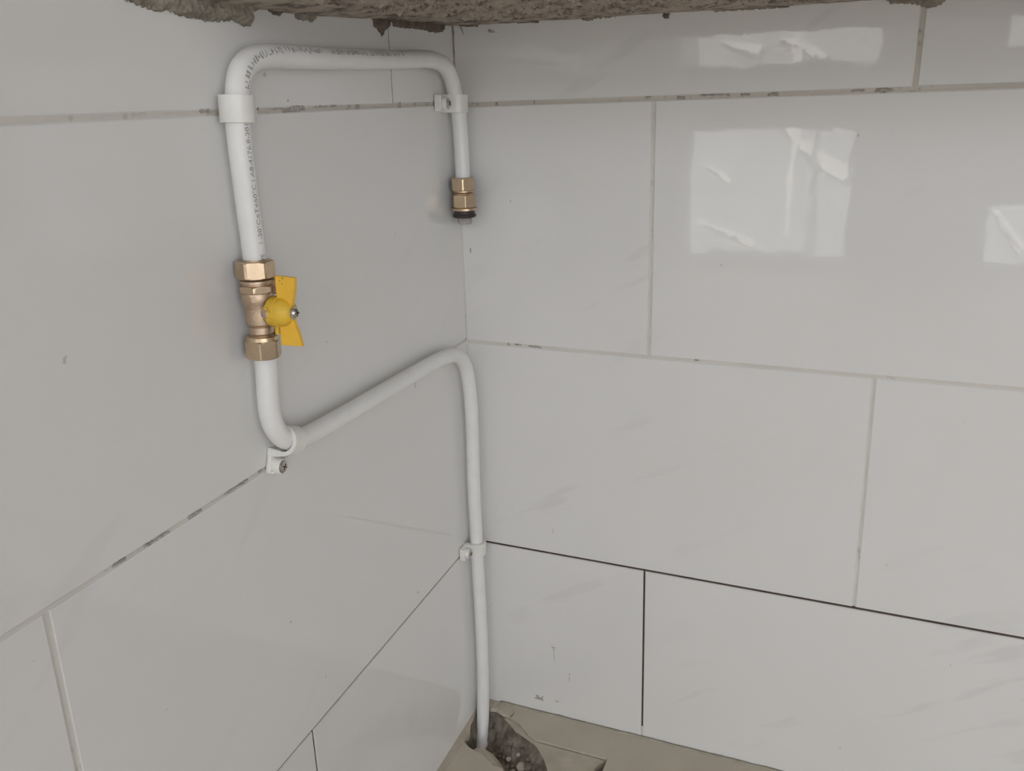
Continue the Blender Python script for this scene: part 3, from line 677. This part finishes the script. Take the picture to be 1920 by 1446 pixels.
for i, (a, b) in enumerate(((.0245, .0262), (.0275, .0280), (.0265, .0235))):
    bm = bmesh.new(); bmesh.ops.create_icosphere(bm, subdivisions=2, radius=.0006)
    for v in bm.verts: v.co = Vector((v.co.x*(1.6 if i == 1 else .8)+a, v.co.y*.4-T, v.co.z*.6+ZH+b))
    vput('scuff', bm, M['rubber'], wp)
for i, (a, ph) in enumerate(((.0165, .45), (.0180, .30), (.0172, .18), (.0196, .20))):
    bm = bmesh.new(); bmesh.ops.create_icosphere(bm, subdivisions=2, radius=.0005)
    for v in bm.verts: v.co += Vector((a, -.01255*math.cos(ph), ZH+.01255*math.sin(ph)))
    vput('scuff', bm, M['mortar_brown'], hub)

# ---------------------------------------------------------------- capped end fitting in the corner
fit = empty('end_fitting', (.0175, -.0262, .7866)); tag(fit, 'brass compression coupling closed with a dark square plug on the pipe end in the corner', 'fitting')
def fput(n, bm, mat, par=None, **k): o = obj(n, bm, mat, None, **k); o.parent = par or fit; return o
def fz(z): return z-.7866
bm = bmesh.new(); hexnut(bm, fz(.7712), fz(.7868), .0156, rot=math.radians(-68)); fput('compression_nut', bm, M['brass'], smooth=True, autosmooth=25)
bm = bmesh.new(); lathe(bm, [(fz(.772), .0125), (fz(.7700), .0128), (fz(.7690), .0117), (fz(.7680), .0113), (fz(.7668), .0117)], 48); fput('thread_band', bm, M['brass'], smooth=True, autosmooth=30)
bm = bmesh.new(); hexnut(bm, fz(.7510), fz(.7672), .0156, rot=math.radians(-58)); cb = fput('coupling_body', bm, M['brass'], smooth=True, autosmooth=25)
bm = bmesh.new(); lathe(bm, [(fz(.7512), .0146), (fz(.7505), .0158), (fz(.7482), .0158), (fz(.7476), .0150)], 48); fput('flange', bm, M['brass'], cb, smooth=True, autosmooth=35)
bm = bmesh.new(); lathe(bm, [(fz(.7480), .0128), (fz(.7440), .0126), (fz(.7432), .0136), (fz(.7410), .0144), (fz(.7396), .0138), (fz(.7390), .0120)], 40); fput('sealing_ring', bm, M['rubber'], smooth=True, autosmooth=35)
bm = bmesh.new(); r = bmesh.ops.create_cube(bm, size=1)
for v in bm.verts:
    s = .0078 if v.co.z < 0 else .0084
    v.co = Vector((v.co.x*2*s, v.co.y*2*s, fz(.7310) if v.co.z < 0 else fz(.7392)))
bmesh.ops.rotate(bm, verts=bm.verts, cent=(0, 0, 0), matrix=Matrix.Rotation(math.radians(30), 3, 'Z'))
bmesh.ops.bevel(bm, geom=list(bm.edges), offset=.0009, segments=2, affect='EDGES'); fput('square_plug', bm, M['iron'])

# ---------------------------------------------------------------- the rest of the room, behind the camera, with mirrored and added openings to daylight
YB = -3.6
def wallbox(name, a, b, mat='wall'): bm = bmesh.new(); box(bm, a, b); return struct(obj(name, bm, M[mat]))
ops = [(-.95, .42, .05, .715), (-.95, .50, .965, 1.175), (1.02, 1.6, .05, .36), (.98, 1.6, .965, 1.20), (1.8, 3.3, .05, 2.35), (-1.9, 1.6, 1.35, 2.0), (-1.9, -1.05, .05, 1.15)]  # full-height, high and far-left openings are unseen, added to let in more light
xs = sorted({-2.0, 3.4} | {v for o_ in ops for v in o_[:2]}); zs_ = sorted({-.2, 2.5} | {v for o_ in ops for v in o_[2:]})
bm = bmesh.new()
for x0, x1 in zip(xs, xs[1:]):
    for z0, z1 in zip(zs_, zs_[1:]):
        cx, cz = (x0+x1)/2, (z0+z1)/2
        if not any(o_[0] < cx < o_[1] and o_[2] < cz < o_[3] for o_ in ops): box(bm, (x0, YB-.15, z0), (x1, YB, z1))
bmesh.ops.remove_doubles(bm, verts=bm.verts, dist=1e-5)
struct(obj('wall_back', bm, M['wall']))
for i, (x0, x1, z0, z1) in enumerate(ops):
    portal('daylight', x0, x1, z0, z1, YB-.16)
    bm = bmesh.new(); f = .018
    for a, b in (((x0, YB-.10, z0), (x0+f, YB-.06, z1)), ((x1-f, YB-.10, z0), (x1, YB-.06, z1)), ((x0, YB-.10, z0), (x1, YB-.06, z0+f)), ((x0, YB-.10, z1-f), (x1, YB-.06, z1))): box(bm, a, b)
    struct(obj('aperture_%d' % (i+1), bm, M['frame']))
bm = bmesh.new()
WY0, WY1, WZ0, WZ1 = -3.4, -2.15, .10, 1.9      # unseen opening in the side wall, added to light the left wall
for a, b in (((3.4, YB, -.2), (3.55, WY0, 2.5)), ((3.4, WY1, -.2), (3.55, .15, 2.5)), ((3.4, WY0, -.2), (3.55, WY1, WZ0)), ((3.4, WY0, WZ1), (3.55, WY1, 2.5))): box(bm, a, b)
struct(obj('wall_far', bm, M['wall'])); portal('daylight', WY0, WY1, WZ0, WZ1, 3.56, True)
wallbox('wall_near', (-2.15, YB, -.2), (-2.0, -1.6, 2.5)); wallbox('wall_return', (-2.0, -1.6, -.2), (-.15, -1.45, 2.5))
wallbox('ceiling', (-2.15, YB-.15, 2.5), (3.55, .15, 2.65))
bm = bmesh.new(); box(bm, (-2.15, YB-.15, -.30), (3.55, .15, -.201)); struct(obj('floor', bm, M['ground']))
bm = bmesh.new(); box(bm, (-2.0, YB, -.2), (-.151, -1.6, -.01)); box(bm, (-.151, YB, -.2), (3.4, -1.605, -.009)); struct(obj('floor', bm, M['floor_tile']))
# yard outside: ground, garden wall, and pale timber props added for the bright streaks mirrored in the tiles
bm = bmesh.new(); box(bm, (-9, -16, -1.2), (9, YB-.15, -.9)); struct(obj('ground', bm, M['ground']))
bm = bmesh.new(); box(bm, (-7, -7.8, -.9), (8, -7.6, 1.75)); struct(obj('dimming_wall', bm, M['dimming']))  # unseen wall added to dim what the tiles mirror through the low openings
def prop(a, b, w0, w1, label):
    a, b = Vector(a), Vector(b); bm = bmesh.new()
    S_ = (b-a).normalized().cross(Vector((0, 1, 0))).normalized(); D = Vector((0, .03, 0))
    V1 = [bm.verts.new(a+v) for v in (-S_*w0/2-D, S_*w0/2-D, S_*w0/2+D, -S_*w0/2+D)]; V2 = [bm.verts.new(b+v) for v in (-S_*w1/2-D, S_*w1/2-D, S_*w1/2+D, -S_*w1/2+D)]
    bm.faces.new(V1[::-1]); bm.faces.new(V2)
    for k in range(4): bm.faces.new((V1[k], V1[(k+1) % 4], V2[(k+1) % 4], V2[k]))
    tag(obj('streak_prop', bm, M['streak']), label, 'streak')
prop((-.359, -7.565, .600), (.316, -7.565, .114), .02, .15, 'broad pale plank added for a mirrored streak, leaning against the garden wall outside the window')
prop((-1.012, -7.565, .226), (-.707, -7.565, .057), .03, .07, 'short pale plank added for a mirrored streak, leaning against the garden wall outside')
prop((-1.000, -7.565, -.307), (-.4765, -7.565, -.534), .035, .02, 'thin pale lath added for a mirrored streak, low on the garden wall outside')
prop((-.867, -7.565, 1.31), (-.535, -7.565, 1.185), .03, .10, 'short pale lath added for a mirrored streak, high on the garden wall outside, left')
prop((-.339, -7.565, 1.31), (.051, -7.565, 1.110), .03, .10, 'tapering pale lath added for a mirrored streak, high on the garden wall outside, right')
prop((1.550, -7.565, -.164), (1.814, -7.565, -.470), .04, .04, 'pale lath added for a mirrored streak, leaning beside the right-hand opening outside')
prop((-.115, -7.0, -.9), (-.150, -7.0, 1.30), .05, .05, 'upright pale post added for a mirrored streak, standing in the yard before the garden wall')
